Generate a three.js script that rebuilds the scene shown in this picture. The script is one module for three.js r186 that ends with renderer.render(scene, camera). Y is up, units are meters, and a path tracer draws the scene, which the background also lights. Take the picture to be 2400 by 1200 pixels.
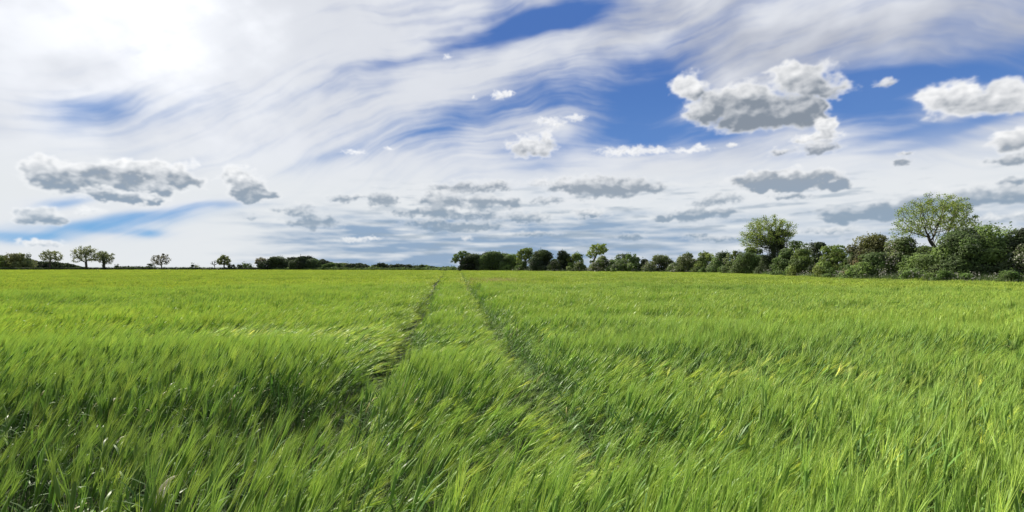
import * as THREE from 'three';
import { mergeGeometries } from 'three/addons/utils/BufferGeometryUtils.js';

// ---------------------------------------------------------------- camera
const FOV = 50, EYE = 1.75, PITCH = 0.02098;
const camera = new THREE.PerspectiveCamera(FOV, 2, 0.05, 6000);
camera.position.set(0, EYE, 0);
camera.rotation.x = PITCH;
const scene = new THREE.Scene();
const EXPO = 1.75;
const renderer = new THREE.WebGLRenderer({ antialias: true });
renderer.setSize(1024, 512);
renderer.toneMapping = THREE.LinearToneMapping;
renderer.toneMappingExposure = EXPO;
renderer.shadowMap.enabled = true;

// ---------------------------------------------------------------- sun
const SUN_AZ = -0.74, SUN_EL = 0.64;       // to the left of the view, high
const sunDir = new THREE.Vector3(Math.sin(SUN_AZ) * Math.cos(SUN_EL), Math.sin(SUN_EL), -Math.cos(SUN_AZ) * Math.cos(SUN_EL));
const sun = new THREE.DirectionalLight(new THREE.Color().setRGB(1, 0.93, 0.80), 5);
sun.name = 'sun_light';
sun.position.copy(sunDir).multiplyScalar(400);
sun.castShadow = true;
sun.shadow.mapSize.set(2048, 2048);
Object.assign(sun.shadow.camera, { left: -200, right: 200, top: 200, bottom: -200, near: 1, far: 900 });
sun.shadow.radius = 2;
scene.add(sun); scene.add(sun.target);

// ---------------------------------------------------------------- numbers
function rngOf(seed) {
  let s = seed >>> 0;
  return () => { s = (s + 0x6d2b79f5) | 0; let t = Math.imul(s ^ (s >>> 15), 1 | s); t = (t + Math.imul(t ^ (t >>> 7), 61 | t)) ^ t; return ((t ^ (t >>> 14)) >>> 0) / 4294967296; };
}
const clamp = (x, a = 0, b = 1) => (x < a ? a : x > b ? b : x);
const mix = (a, b, t) => a + (b - a) * t;
const sst = (a, b, x) => { const t = clamp((x - a) / (b - a)); return t * t * (3 - 2 * t); };
const PERM = new Uint8Array(1024), GX = new Float32Array(256), GY = new Float32Array(256);
{ const r = rngOf(77), p = []; for (let i = 0; i < 256; i++) p.push(i);
  for (let i = 255; i > 0; i--) { const j = Math.floor(r() * (i + 1)); const t = p[i]; p[i] = p[j]; p[j] = t; }
  for (let i = 0; i < 1024; i++) PERM[i] = p[i & 255];
  for (let i = 0; i < 256; i++) { const a = r() * Math.PI * 2; GX[i] = Math.cos(a); GY[i] = Math.sin(a); } }
function noise(x, y) {                      // gradient noise, about -1..1
  const ix = Math.floor(x), iy = Math.floor(y), fx = x - ix, fy = y - iy;
  const X = ix & 255, Y = iy & 255;
  const h00 = PERM[PERM[X] + Y], h10 = PERM[PERM[(X + 1) & 255] + Y], h01 = PERM[PERM[X] + ((Y + 1) & 255)], h11 = PERM[PERM[(X + 1) & 255] + ((Y + 1) & 255)];
  const u = fx * fx * fx * (fx * (fx * 6 - 15) + 10), v = fy * fy * fy * (fy * (fy * 6 - 15) + 10);
  const a = GX[h00] * fx + GY[h00] * fy, b = GX[h10] * (fx - 1) + GY[h10] * fy, c = GX[h01] * fx + GY[h01] * (fy - 1), d = GX[h11] * (fx - 1) + GY[h11] * (fy - 1);
  return (a + (b - a) * u + (c + (d - c) * u - a - (b - a) * u) * v) * 1.5;
}
function fbm(x, y, n) { let s = 0, a = 0.5; for (let i = 0; i < n; i++) { s += a * noise(x, y); a *= 0.5; const t = x * 1.62 - y * 1.18 + 3.1; y = x * 1.18 + y * 1.62 + 7.7; x = t; } return s; }
function fbmStraight(x, y, n) { let s = 0, a = 0.5; for (let i = 0; i < n; i++) { s += a * noise(x, y); a *= 0.55; x = x * 1.9 + 5.2; y = y * 2.05 + 1.3; } return s; }
function billow(x, y, n) { let s = 0, a = 0.5; for (let i = 0; i < n; i++) { s += a * (1 - 2 * Math.abs(noise(x, y))); a *= 0.52; const t = x * 1.62 - y * 1.18 + 3.1; y = x * 1.18 + y * 1.62 + 7.7; x = t; } return s; }
const lin = (r, g, b) => [r, g, b].map((c) => { c /= 255; return c <= 0.04045 ? c / 12.92 : Math.pow((c + 0.055) / 1.055, 2.4); });

// ---------------------------------------------------------------- sky: air and clouds by direction (azimuth to the right of -z, elevation)
const FOCAL = 600 / Math.tan((FOV / 2) * Math.PI / 180);
function aim(px, py) {                       // a point of the photograph as azimuth and elevation
  const x = (px - 1200) / FOCAL, v = (600 - py) / FOCAL;
  const y = v * Math.cos(PITCH) + Math.sin(PITCH), z = -Math.cos(PITCH) + v * Math.sin(PITCH);
  return [Math.atan2(x, -z), Math.atan2(y, Math.hypot(x, z))];
}
function ellipseAt(px, py, rx, ry, slope = 0) {
  const [a, e] = aim(px, py), [a1] = aim(px + rx, py), [a0] = aim(px - rx, py), e1 = aim(px, py - ry)[1], e0 = aim(px, py + ry)[1];
  const ra = (a1 - a0) / 2, re = (e1 - e0) / 2;
  return { a, e, ra, re, k: slope * (FOCAL * re / ry) / (FOCAL * ra / rx) };   // slope: rise per run
}
// blue gaps in the veil of cirrus: x, y, half width, half height, rise, depth
const GAPS = [
  [1230, 60, 190, 34, 0.20, 1.5], [1060, 115, 170, 20, 0.28, 0.55], [1330, 28, 90, 30, 0.15, 0.8],
  [920, 150, 170, 16, 0.14, 0.5], [820, 205, 130, 16, 0.22, 0.35],
  [1290, 190, 260, 40, 0.16, 0.75], [1500, 250, 170, 70, 0.0, 0.75], [1080, 275, 200, 32, 0.28, 0.62], [930, 340, 130, 20, 0.35, 0.4],
  [1420, 330, 180, 34, 0.05, 0.85], [1640, 310, 190, 50, 0.0, 0.8], [1560, 215, 90, 50, 0, 0.7], [1990, 210, 110, 40, 0, 0.95], [2060, 262, 130, 34, 0.0, 1.0], [2120, 190, 280, 26, 0.03, 1.1],
  [2290, 292, 160, 18, 0.12, 1.15], [2080, 318, 160, 10, 0.1, 0.7], [2370, 180, 80, 26, 0, 0.9], [2100, 348, 200, 9, 0, 0.6], [1300, 395, 70, 9, 0.05, 0.3],
  [215, 250, 135, 30, 0.22, 1.15], [150, 300, 80, 40, 0.3, 0.35], [330, 355, 60, 14, 0.35, 0.4], [700, 395, 120, 10, 0.35, 0.45],
  [250, 520, 190, 20, 0.10, 1.35], [470, 490, 110, 14, 0.2, 0.75], [60, 552, 110, 14, 0.0, 1.0], [150, 470, 90, 12, 0.1, 0.75], [330, 545, 80, 10, 0, 0.7],
  [420, 395, 90, 12, 0.35, 0.25], [560, 80, 30, 20, 0, -0.3], [2050, 40, 300, 40, -0.02, -0.25], [1650, 90, 260, 50, 0.0, -0.2],
].map(([x, y, rx, ry, k, d]) => ({ ...ellipseAt(x, y, rx, ry, k), d }));
// heaped clouds: puffs (x, y, half width, half height) with how grey they get inside and how soft and ragged the edge is
const HEAPS = [
  { p: [[1618, 206, 50, 34], [1660, 255, 60, 44], [1760, 262, 130, 62], [1860, 265, 95, 58], [1880, 195, 95, 52], [1855, 170, 55, 34], [1950, 212, 48, 26], [1730, 222, 60, 34], [1920, 258, 40, 30]], grey: 0.85, base: 322, rag: 0.42 },
  { p: [[1942, 298, 38, 26], [1910, 322, 60, 14]], grey: 0.45, rag: 0.5 },
  { p: [[1925, 346, 48, 15], [1835, 354, 32, 7]], grey: 0.75, rag: 0.6, soft: 0.5 },
  { p: [[1716, 340, 17, 7]], grey: 0.2, rag: 0.5, soft: 0.4 },
  { p: [[2205, 228, 56, 38], [2262, 222, 52, 40], [2330, 236, 70, 46], [2400, 240, 60, 46], [2270, 255, 90, 22]], grey: 0.45, base: 284, rag: 0.45 },
  { p: [[2375, 332, 68, 30], [2420, 320, 60, 40]], grey: 0.55, rag: 0.45 },
  { p: [[2365, 374, 52, 11], [2410, 368, 40, 14]], grey: 0.9, rag: 0.5, soft: 0.4 },
  { p: [[2076, 193, 32, 10]], grey: 0.3, rag: 0.5, soft: 0.5 },
  { p: [[2113, 381, 22, 7], [2120, 360, 20, 4]], grey: 1.0, rag: 0.5, soft: 0.4 },
  { p: [[110, 398, 68, 32], [205, 392, 80, 26], [300, 400, 75, 26], [372, 404, 60, 32], [425, 415, 62, 38], [250, 425, 120, 30], [160, 430, 80, 26], [330, 440, 90, 24]], grey: 0.8, base: 462, rag: 0.42 },
  { p: [[300, 465, 80, 20], [225, 452, 60, 18], [370, 470, 30, 10]], grey: 0.9, base: 484, rag: 0.5 },
  { p: [[95, 505, 66, 26], [60, 512, 34, 16], [140, 514, 26, 12]], grey: 0.55, base: 527, rag: 0.42 },
  { p: [[215, 493, 42, 10], [190, 500, 26, 7]], grey: 0.1, rag: 0.6, soft: 0.5 },
  { p: [[92, 569, 58, 10], [120, 572, 34, 7]], grey: 0.25, rag: 0.5 },
  { p: [[556, 416, 40, 20], [575, 440, 40, 22], [610, 452, 42, 14], [590, 465, 30, 8]], grey: 0.65, rag: 0.6, soft: 0.3 },
  { p: [[1230, 340, 46, 26], [1282, 326, 28, 24], [1255, 350, 50, 18]], grey: 0.4, rag: 0.5, soft: 0.25 },
  { p: [[1285, 284, 38, 12], [1345, 276, 34, 9], [1305, 292, 30, 8]], grey: 0.1, rag: 0.6, soft: 0.6 },
  { p: [[1172, 222, 26, 11], [1192, 218, 18, 6]], grey: 0.1, rag: 0.6, soft: 0.4 },
  { p: [[1110, 227, 9, 5]], grey: 0.1, rag: 0.6, soft: 0.7 },
  { p: [[1050, 133, 14, 6]], grey: 0, rag: 0.7, soft: 0.8 },
  { p: [[1470, 354, 80, 14], [1535, 352, 40, 9], [1620, 352, 50, 7], [1640, 345, 20, 7]], grey: 0.05, rag: 0.6, soft: 0.5 },
  { p: [[830, 356, 34, 7], [912, 347, 14, 4]], grey: 0, rag: 0.6, soft: 0.7 },
  { p: [[1780, 424, 95, 26], [1880, 424, 105, 30], [1960, 434, 48, 18], [1835, 440, 130, 14]], grey: 1.15, base: 456, rag: 0.35 },
  { p: [[1850, 460, 60, 7]], grey: 0.8, rag: 0.5, soft: 0.5 },
  { p: [[1690, 466, 60, 16], [1650, 476, 40, 9]], grey: 0.7, rag: 0.5, soft: 0.7 },
  { p: [[1630, 503, 90, 15], [1690, 496, 46, 10], [1570, 511, 40, 6]], grey: 0.95, rag: 0.45, soft: 0.4 },
  { p: [[1400, 440, 85, 24], [1480, 437, 95, 16], [1330, 432, 60, 14], [1440, 458, 50, 12]], grey: 0.95, rag: 0.5, soft: 0.45 },
  { p: [[1270, 428, 60, 14], [1280, 470, 60, 14]], grey: 0.45, rag: 0.5, soft: 0.7 },
  { p: [[1150, 435, 56, 11], [1060, 440, 70, 12]], grey: 0.8, rag: 0.5, soft: 0.6 },
  { p: [[1040, 468, 70, 17], [1130, 470, 80, 16], [1190, 478, 40, 12]], grey: 0.9, rag: 0.5, soft: 0.5 },
  { p: [[1000, 498, 86, 12], [1110, 505, 80, 10]], grey: 0.95, rag: 0.5, soft: 0.5 },
  { p: [[1080, 531, 120, 10], [1010, 524, 60, 8]], grey: 1.05, rag: 0.45, soft: 0.5 },
  { p: [[890, 466, 40, 17], [820, 464, 60, 8]], grey: 0.8, rag: 0.55, soft: 0.6 },
  { p: [[690, 492, 56, 12], [745, 518, 50, 17], [700, 520, 40, 10]], grey: 0.85, rag: 0.55, soft: 0.6 },
  { p: [[590, 507, 22, 8]], grey: 0.6, rag: 0.55, soft: 0.9 },
  { p: [[1385, 500, 44, 10]], grey: 0.6, rag: 0.5, soft: 0.3 },
  { p: [[1230, 508, 70, 12], [1200, 500, 30, 9]], grey: 0.55, rag: 0.5, soft: 0.5 },
  { p: [[1250, 548, 60, 5], [1480, 556, 34, 7], [1635, 552, 34, 5]], grey: 0.85, rag: 0.5, soft: 0.6 },
  { p: [[1020, 497, 40, 20]], grey: 0.85, rag: 0.6, soft: 0.8 },
  { p: [[830, 562, 44, 7], [870, 558, 30, 5]], grey: 0.1, rag: 0.5, soft: 0.4 },
  { p: [[1095, 558, 16, 7]], grey: 0.25, rag: 0.4, soft: 0.4 },
  { p: [[2010, 500, 110, 16], [2110, 488, 120, 22], [2210, 472, 120, 24], [2320, 458, 120, 22], [2420, 446, 90, 26], [2000, 515, 90, 8]], grey: 1.0, rag: 0.45, soft: 0.3 },
  { p: [[2370, 424, 40, 9]], grey: 0.9, rag: 0.5, soft: 0.4 },
  { p: [[2330, 512, 70, 12], [2400, 505, 50, 16], [2200, 520, 60, 8]], grey: 0.35, rag: 0.45, soft: 0.3 },
  { p: [[1940, 540, 90, 7], [1700, 560, 80, 6]], grey: 0.6, rag: 0.5, soft: 0.6 },
  { p: [[2050, 560, 80, 7]], grey: 0.6, rag: 0.5, soft: 0.6 },
].map((c) => ({ ...c, p: c.p.map((q) => c.grey > 0.5 && c.soft ? ellipseAt(q[0], q[1], q[2] * 1.25, q[3] * 1.45) : ellipseAt(...q)), base: c.base === undefined ? null : aim(c.p[0][0], c.base)[1] }));
{ // the same kinds of cloud all round, outside the photograph
  const r = rngOf(501);
  for (let i = 0; i < 110; i++) {
    const a = 1.0 + (i / 110) * (2 * Math.PI - 2.0) + (r() - 0.5) * 0.1, low = r() < 0.6, e = low ? 0.05 + r() * 0.11 : 0.17 + r() * 0.35, w = (low ? 0.03 + r() * 0.06 : 0.03 + r() * 0.08), h = w * (low ? 0.2 : 0.5), p = [];
    for (let k = 0; k < 6; k++) p.push({ a: a + (r() - 0.5) * w * 2.2, e: e + (r() - 0.3) * h, ra: w * (0.4 + r() * 0.5), re: h * (0.5 + r() * 0.5), k: 0 });
    HEAPS.push({ p, grey: low ? 0.5 + r() * 0.5 : 0.3 + r() * 0.5, rag: 0.48, soft: r() * 0.5, base: low ? null : e - h * 0.7 });
  }
}
function skyTexture() {
  const W = 4096, H = 2048, data = new Float32Array(W * H * 4);
  const BINS = 360, bins = Array.from({ length: BINS }, () => []);
  for (const c of HEAPS) {
    c.top = Math.max(...c.p.map((q) => q.e + q.re)); c.bot = c.base ?? Math.min(...c.p.map((q) => q.e - q.re)); c.size = clamp(c.p.reduce((t, q) => t + q.re, 0) / c.p.length, 0.005, 0.024); c.seed = (HEAPS.indexOf(c) * 7.31) % 97;
    c.a0 = Math.min(...c.p.map((q) => q.a - q.ra * 1.5)); c.a1 = Math.max(...c.p.map((q) => q.a + q.ra * 1.5));
    c.e0 = Math.min(...c.p.map((q) => q.e - q.re * 1.7)); c.e1 = Math.max(...c.p.map((q) => q.e + q.re * 1.7));
    for (let b = Math.floor(c.a0 * 180 / Math.PI) - 1; b <= Math.ceil(c.a1 * 180 / Math.PI) + 1; b++) bins[((b % BINS) + BINS) % BINS].push(c);
  }
  const gapBins = Array.from({ length: BINS }, () => []);
  for (const g of GAPS) for (let b = Math.floor((g.a - g.ra * 2.6) * 180 / Math.PI); b <= Math.ceil((g.a + g.ra * 2.6) * 180 / Math.PI); b++) gapBins[((b % BINS) + BINS) % BINS].push(g);
  const DEEP = lin(64, 109, 183), MID = lin(88, 136, 202), LOW = lin(116, 176, 226), PALE = lin(190, 210, 226);
  const VEIL = lin(229, 232, 238), VEILG = lin(172, 177, 191), HAZE = lin(230, 234, 237), GREYB = lin(144, 169, 197), WHITE = lin(255, 255, 255), GREY = lin(150, 158, 168), GREYLOW = lin(152, 170, 188);
  const out = [0, 0, 0];
  const THIN = aim(395, 60);               // where the veil is thin enough for the sun to burn through
  const puffs = (c, a, e) => { let best = -9; for (const q of c.p) { const x = (a - q.a) / q.ra, y = (e - q.e) / q.re, d = 1 - Math.sqrt(x * x + y * y); best = best < -5 ? d : Math.max(best, d) + 0.12 * Math.max(0, 0.35 - Math.abs(best - d)); } return best; };
  for (let row = H / 2; row < H; row++) {
    const e = ((row + 0.5) / H - 0.5) * Math.PI, se = Math.sin(e), ce = Math.cos(e);
    for (let col = 0; col < W; col++) {
      const phi = ((col + 0.5) / W - 0.5) * 2 * Math.PI;          // atan2(z, x)
      let a = phi + Math.PI / 2; if (a > Math.PI) a -= 2 * Math.PI;
      const x = Math.cos(phi) * ce, z = Math.sin(phi) * ce;
      const cs = x * sunDir.x + se * sunDir.y + z * sunDir.z, ang = Math.acos(clamp(cs, -1, 1));
      // far behind the sky needs no fine detail
      const seen = Math.abs(a) < 1.0 && e < 0.7, oct = seen ? 5 : 3;
      // clear air
      const up = sst(0.02, 0.34, e);
      const t1 = sst(0.03, 0.17, e), t2 = sst(0.14, 0.42, e), side = sst(0.1, -0.5, a) * sst(0.4, 0.1, e);
      for (let k = 0; k < 3; k++) { let c = mix(PALE[k], LOW[k], sst(-0.02, 0.06, e)); c = mix(c, MID[k], t1); c = mix(c, DEEP[k], t2 * 0.9); out[k] = mix(c, mix(MID[k], LOW[k], 0.7), side * 0.4 * up); }
      // veil of cirrus drawn out in long curved streaks
      const ac = clamp(a, -1.2, 1.2), G = 0.27 * ac - (ac > 0 ? 0.30 : 0.125) * ac * ac;
      const wob = 0.05 * noise(a * 2.1 + 9, e * 3.1), tt = e - G + wob + 0.02 * noise(a * 6, e * 7 + 4) + 0.011 * fbm(a * 13 + 3, e * 15 + 61, 4);
      const st = fbmStraight(a * 2.6 + 1.7, tt * 17, oct), st2 = fbm(a * 5 + 31, tt * 9, oct), fine = fbmStraight(a * 7 + 5, tt * 60 + 3, oct - 1);
      const puff = fbm(a * 11 + 17, e * 15 + 23, oct);
      let v = 0.82 + 0.30 * Math.exp(-Math.pow(ang / 0.42, 2)) - 0.12 * sst(0.0, 0.5, a) + 0.64 * st + 0.34 * st2 + 0.22 * fine + 0.22 * puff + 0.06 * sst(0.1, -0.5, a) + 0.16 * fbmStraight(a * 9 + 21, tt * 120 + 8, 3);
      const bin = ((Math.floor(a * 180 / Math.PI) % BINS) + BINS) % BINS;
      const wx = 0.028 * fbm(a * 6 + 2, e * 9 + 8, 3), wy = 0.018 * fbm(a * 5 + 40, e * 12 + 3, 3);
      for (const g of gapBins[bin]) { const dx = a + wx - g.a, dy = e + wy - g.e - g.k * dx, q = (dx * dx) / (g.ra * g.ra) + (dy * dy) / (g.re * g.re); if (q < 7) v -= 0.68 * g.d * Math.exp(-q * 0.75); }
      if (Math.abs(a) > 0.8) v -= sst(0.8, 1.1, Math.abs(a)) * (0.15 + 0.7 * sst(-0.1, 0.35, fbm(a * 1.6 + 60, e * 3 + 11, 3)));
      const veil = 0.04 + 0.92 * sst(-0.12, 1.0, v);
      // how bright the veil is: whitest towards the sun, grey folds on the far side
      const fold = sst(-0.3, 0.35, st2 * 0.7 + 0.5 * fbm(a * 3.2 + 70, tt * 7 + 20, 4));
      const greyF = clamp((1 - fold) * (0.10 + 0.70 * sst(-0.1, 0.35, a)) * sst(0.1, 0.3, e) * (1 - Math.exp(-Math.pow(ang / 0.26, 2))));
      const lit = sst(-0.30, 0.40, 0.8 * fbm(a * 3.1 + 44, e * 4.2 + 71, 5) + 0.45 * puff + 0.2 * st);
      const glow = (1.4 * Math.exp(-Math.pow(ang / 0.15, 2)) + 0.22 * Math.exp(-Math.pow(ang / 0.42, 2)) * lit) * (0.5 + 0.5 * lit) - 0.05 * Math.exp(-Math.pow(ang / 0.6, 2)) * (1 - lit) + (0.44 * Math.exp(-Math.pow((a - THIN[0] + 0.8 * wx) / 0.085, 2) - Math.pow((e - THIN[1] + wy) / 0.10, 2)) + 0.13 * Math.exp(-Math.pow((a - THIN[0]) / 0.22, 2) - Math.pow((e - THIN[1]) / 0.17, 2))) * (0.45 + 0.55 * lit);
      for (let k = 0; k < 3; k++) out[k] = mix(out[k], mix(VEIL[k], VEILG[k], greyF), veil) + glow * [1, 0.99, 0.96][k] * (0.35 + 0.65 * veil);
      // white haze low down, then the blue-grey of far cloud decks at the horizon
      const gapLow = gapBins[bin].reduce((s, g) => { const dx = a + wx - g.a, dy = e + wy - g.e - g.k * dx, q = (dx * dx) / (g.ra * g.ra) + (dy * dy) / (g.re * g.re); return s + (g.e < 0.13 && g.d > 0.6 && q < 7 ? Math.exp(-q * 0.75) : 0); }, 0);
      const hz = sst(0.225, 0.10, e + 0.02 * st2) * 0.93 * (1 - clamp(gapLow * 1.0));
      for (let k = 0; k < 3; k++) out[k] = mix(out[k], HAZE[k], hz);
      const far = fbm(a * 9 + 13, e * 75 + 2, oct), far2 = fbm(a * 3.3 + 4, e * 26 + 9, 3);
      const bank = sst(0.118, 0.062, e + 0.03 * far2 - 0.014 * far) * sst(-0.52, -0.24, a + 0.1 * far) * (1.0 - 0.5 * sst(0.05, 0.45, a));
      for (let k = 0; k < 3; k++) out[k] = mix(out[k], GREYB[k], clamp(bank * (0.80 + 1.7 * far)) * 0.97);
      // thin flat strips of far stratocumulus
      const strips = sst(0.04, 0.40, fbm(a * 12 + 3, e * 95 + 17, oct) + 0.4 * far2) * sst(0.17, 0.11, e) * sst(-0.40, -0.15, a) * sst(0.0, 0.02, e);
      for (let k = 0; k < 3; k++) out[k] = mix(out[k], GREYLOW[k], strips * 0.62);
      // heaped clouds
      const list = bins[bin];
      if (list.length) {
        
        for (const c of list) {
          let aa = a; if (aa < c.a0 - 0.1) aa += 2 * Math.PI;
          if (aa < c.a0 || aa > c.a1 || e < c.e0 || e > c.e1) continue;
          const L = c.size, n = seen ? 5 : 3, u = aa / (1.9 * L) + c.seed, w = e / (1.25 * L) + c.seed * 0.7;
          const soft = c.soft ?? 0.08;
          const px = 1.5 * L * fbm(u * 0.9 + 50, w * 0.9 + 9, n), py = 1.0 * L * fbm(u * 0.9 + 80, w * 0.9 + 29, n);
          const bl = billow(u * 1.15 + 3, w * 1.15 + 1, n), bs = fbm(u * 5 + 8, w * 5 + 2, n - 1), emb = bl - billow((u - 0.16) * 1.15 + 3, (w + 0.20) * 1.15 + 1, n), sh = fbm(u * 0.8 + 6, w * 1.1 + 66, n);
          const raw = puffs(c, aa + px, e + py);
          let d = raw + c.rag * (bl - 0.24) * 0.85 + 0.22 * bs * (0.5 + soft) + 0.2 * sh;
          if (c.base !== null) { const under = (c.base - e + 0.004 * bs) / 0.012; d -= 0.7 * sst(-0.3, 1.2, under); }
          const al = Math.pow(sst(-0.04, 0.42 + soft * 0.8, d), 1.2) * (1 - 0.28 * soft);
          if (al <= 0) continue;
          // sunlit rim above and to the left, grey thick middle and base
          const dx = -0.5 * L, dy = 0.55 * L, toSun = puffs(c, aa + px + dx, e + py + dy) - raw;
          const thick = sst(0.04, 0.62, raw + 0.30 * (d - raw) + 0.14 * sh), under = clamp((c.top - e) / (c.top - c.bot)), tt2 = clamp(1 - 0.55 * c.grey);
          let g = thick * (0.42 + 0.62 * sst(tt2 * 0.7 - 0.35, 0.95, under + 0.35 * sh)) * (1 + 0.75 * toSun) * c.grey * (1.30 + 0.70 * soft + 0.25 * sst(0.2, 0.1, e));
          g = clamp(g + 0.16 * sh * thick + 0.34 * emb * (0.4 + 0.6 * thick) + 0.10 * bs, 0, 1.08);
          const lowT = sst(0.2, 0.06, e);
          for (let k = 0; k < 3; k++) { const gr = mix(GREY[k], GREYLOW[k] * 0.96, lowT), w = mix(WHITE[k], HAZE[k], lowT * 0.6) * (1 + 0.25 * Math.exp(-Math.pow(ang / 0.5, 2))); out[k] = mix(out[k], mix(w, gr, g), al); }
        }
      }
      const i = (row * W + col) * 4;
      data[i] = out[0] / EXPO; data[i + 1] = out[1] / EXPO; data[i + 2] = out[2] / EXPO; data[i + 3] = 1;
    }
  }
  const gnd = [0.10 / EXPO, 0.15 / EXPO, 0.08 / EXPO];
  for (let i = 0; i < W * (H / 2); i++) { data[i * 4] = gnd[0]; data[i * 4 + 1] = gnd[1]; data[i * 4 + 2] = gnd[2]; data[i * 4 + 3] = 1; }
  const t = new THREE.DataTexture(data, W, H, THREE.RGBAFormat, THREE.FloatType);
  t.mapping = THREE.EquirectangularReflectionMapping; t.magFilter = THREE.LinearFilter; t.needsUpdate = true;
  return t;
}
const skyTex = skyTexture();
scene.background = skyTex;
scene.environment = skyTex;

// ---------------------------------------------------------------- names
const used = new Map();
function numbered(name) { const n = used.get(name) ?? 0; used.set(name, n + 1); return n ? name + '_' + String(n).padStart(3, '0') : name; }
function tag(o, label, category, group, kind) { if (label) o.userData.label = label; if (category) o.userData.category = category; if (group) o.userData.group = group; if (kind) o.userData.kind = kind; return o; }

// ---------------------------------------------------------------- the lie of the land (metres; the view is along -z)
const azOf = (px) => Math.atan((px - 1200) / FOCAL);
const EDGE = [[-1400, 330], [-400, 310], [0, 292], [600, 282], [1000, 240], [1062, 214], [1200, 204], [1300, 172], [1500, 150], [1680, 123], [1765, 98], [1850, 76], [2000, 55], [2200, 46.5], [2400, 42], [2700, 37], [3600, 30], [6000, 27]].map(([px, d]) => [azOf(px), d * 0.9]);
function edgeAt(az) {                        // depth at which the crop ends, for a direction from the camera's spot
  if (az <= EDGE[0][0]) return EDGE[0][1];
  for (let i = 1; i < EDGE.length; i++) if (az < EDGE[i][0]) { const t = (az - EDGE[i - 1][0]) / (EDGE[i][0] - EDGE[i - 1][0]); return 1 / mix(1 / EDGE[i - 1][1], 1 / EDGE[i][1], t); }
  return EDGE[EDGE.length - 1][1];
}
const trackRight = (d) => 0.62 - 0.100 * d, trackLeft = (d) => -0.85 - 0.118 * d;

{ // ground: soil and grass, out to the horizon
  const size = 5000, n = 60, g = new THREE.PlaneGeometry(size, size, n, n).rotateX(-Math.PI / 2);
  const p = g.attributes.position, uv = g.attributes.uv;
  for (let i = 0; i < p.count; i++) uv.setXY(i, p.getX(i) / 4, p.getZ(i) / 4);
  const N = 512, px = new Uint8Array(N * N * 4), bm = new Uint8Array(N * N * 4);
  const wrap = (f, x, y) => { const u = x / N, v = y / N; return mix(mix(f(x, y), f(x - N, y), u), mix(f(x, y - N), f(x - N, y - N), u), v); };
  for (let y = 0; y < N; y++) for (let x = 0; x < N; x++) {
    const a = wrap((i, j) => fbm(i * 0.02 + 3, j * 0.02, 5), x, y), b = wrap((i, j) => fbm(i * 0.13 + 9, j * 0.13, 3), x, y), o = (y * N + x) * 4;
    px[o] = clamp(70 + a * 60 + b * 30, 0, 255); px[o + 1] = clamp(78 + a * 30 + b * 40, 0, 255); px[o + 2] = clamp(44 + a * 30 + b * 14, 0, 255); px[o + 3] = 255;
    const h = clamp(128 + b * 160 + a * 60, 0, 255); bm[o] = bm[o + 1] = bm[o + 2] = h; bm[o + 3] = 255;
  }
  const mk = (d, srgb) => { const t = new THREE.DataTexture(d, N, N); t.wrapS = t.wrapT = THREE.RepeatWrapping; t.magFilter = THREE.LinearFilter; if (srgb) t.colorSpace = THREE.SRGBColorSpace; t.needsUpdate = true; return t; };
  const m = new THREE.Mesh(g, new THREE.MeshStandardMaterial({ map: mk(px, true), bumpMap: mk(bm), bumpScale: 0.05, roughness: 1 }));
  m.name = 'ground'; m.receiveShadow = true; m.userData.kind = 'structure';
  scene.add(m);
}

// ---------------------------------------------------------------- barley
class Soup {                                  // triangles with colours, gathered into one geometry
  constructor() { this.p = []; this.c = []; this.i = []; }
  vert(x, y, z, c) { this.p.push(x, y, z); this.c.push(c[0], c[1], c[2]); return this.p.length / 3 - 1; }
  tri(a, b, c) { this.i.push(a, b, c); }
  quad(a, b, c, d) { this.i.push(a, b, c, a, c, d); }
  build() { const g = new THREE.BufferGeometry(); g.setAttribute('position', new THREE.Float32BufferAttribute(this.p, 3)); g.setAttribute('color', new THREE.Float32BufferAttribute(this.c, 3)); g.setIndex(this.i); g.computeVertexNormals(); return g; }
}
const V = (x, y, z) => new THREE.Vector3(x, y, z);
function strip(s, pts, widths, side, cols) {  // a ribbon along pts
  let pa = -1, pb = -1;
  for (let i = 0; i < pts.length; i++) {
    const w = widths[i], q = pts[i], a = s.vert(q.x - side.x * w, q.y - side.y * w, q.z - side.z * w, cols[i]);
    const b = w < 1e-5 ? a : s.vert(q.x + side.x * w, q.y + side.y * w, q.z + side.z * w, cols[i]);
    if (i) { if (a === b) s.tri(pa, pb, a); else s.quad(pa, pb, b, a); }
    pa = a; pb = b;
  }
}
function tube3(s, pts, radii, cols, n = 3) {
  let prev = null;
  for (let i = 0; i < pts.length; i++) {
    const t = (i + 1 < pts.length ? pts[i + 1].clone().sub(pts[i]) : pts[i].clone().sub(pts[i - 1])).normalize();
    const u = (Math.abs(t.y) < 0.9 ? V(0, 1, 0) : V(1, 0, 0)).cross(t).normalize(), w = t.clone().cross(u), ring = [];
    for (let k = 0; k < n; k++) { const a = k / n * Math.PI * 2, q = pts[i].clone().addScaledVector(u, Math.cos(a) * radii[i]).addScaledVector(w, Math.sin(a) * radii[i]); ring.push(s.vert(q.x, q.y, q.z, cols[i])); }
    if (prev) for (let k = 0; k < n; k++) s.quad(prev[k], prev[(k + 1) % n], ring[(k + 1) % n], ring[k]);
    prev = ring;
  }
}
const C_STEM = [0.100, 0.200, 0.028], C_LOW = [0.036, 0.070, 0.016], C_LEAF = [0.070, 0.165, 0.022], C_EAR = [0.160, 0.290, 0.038], C_AWN = [0.235, 0.37, 0.055], C_DRY = [0.34, 0.30, 0.09];
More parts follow.
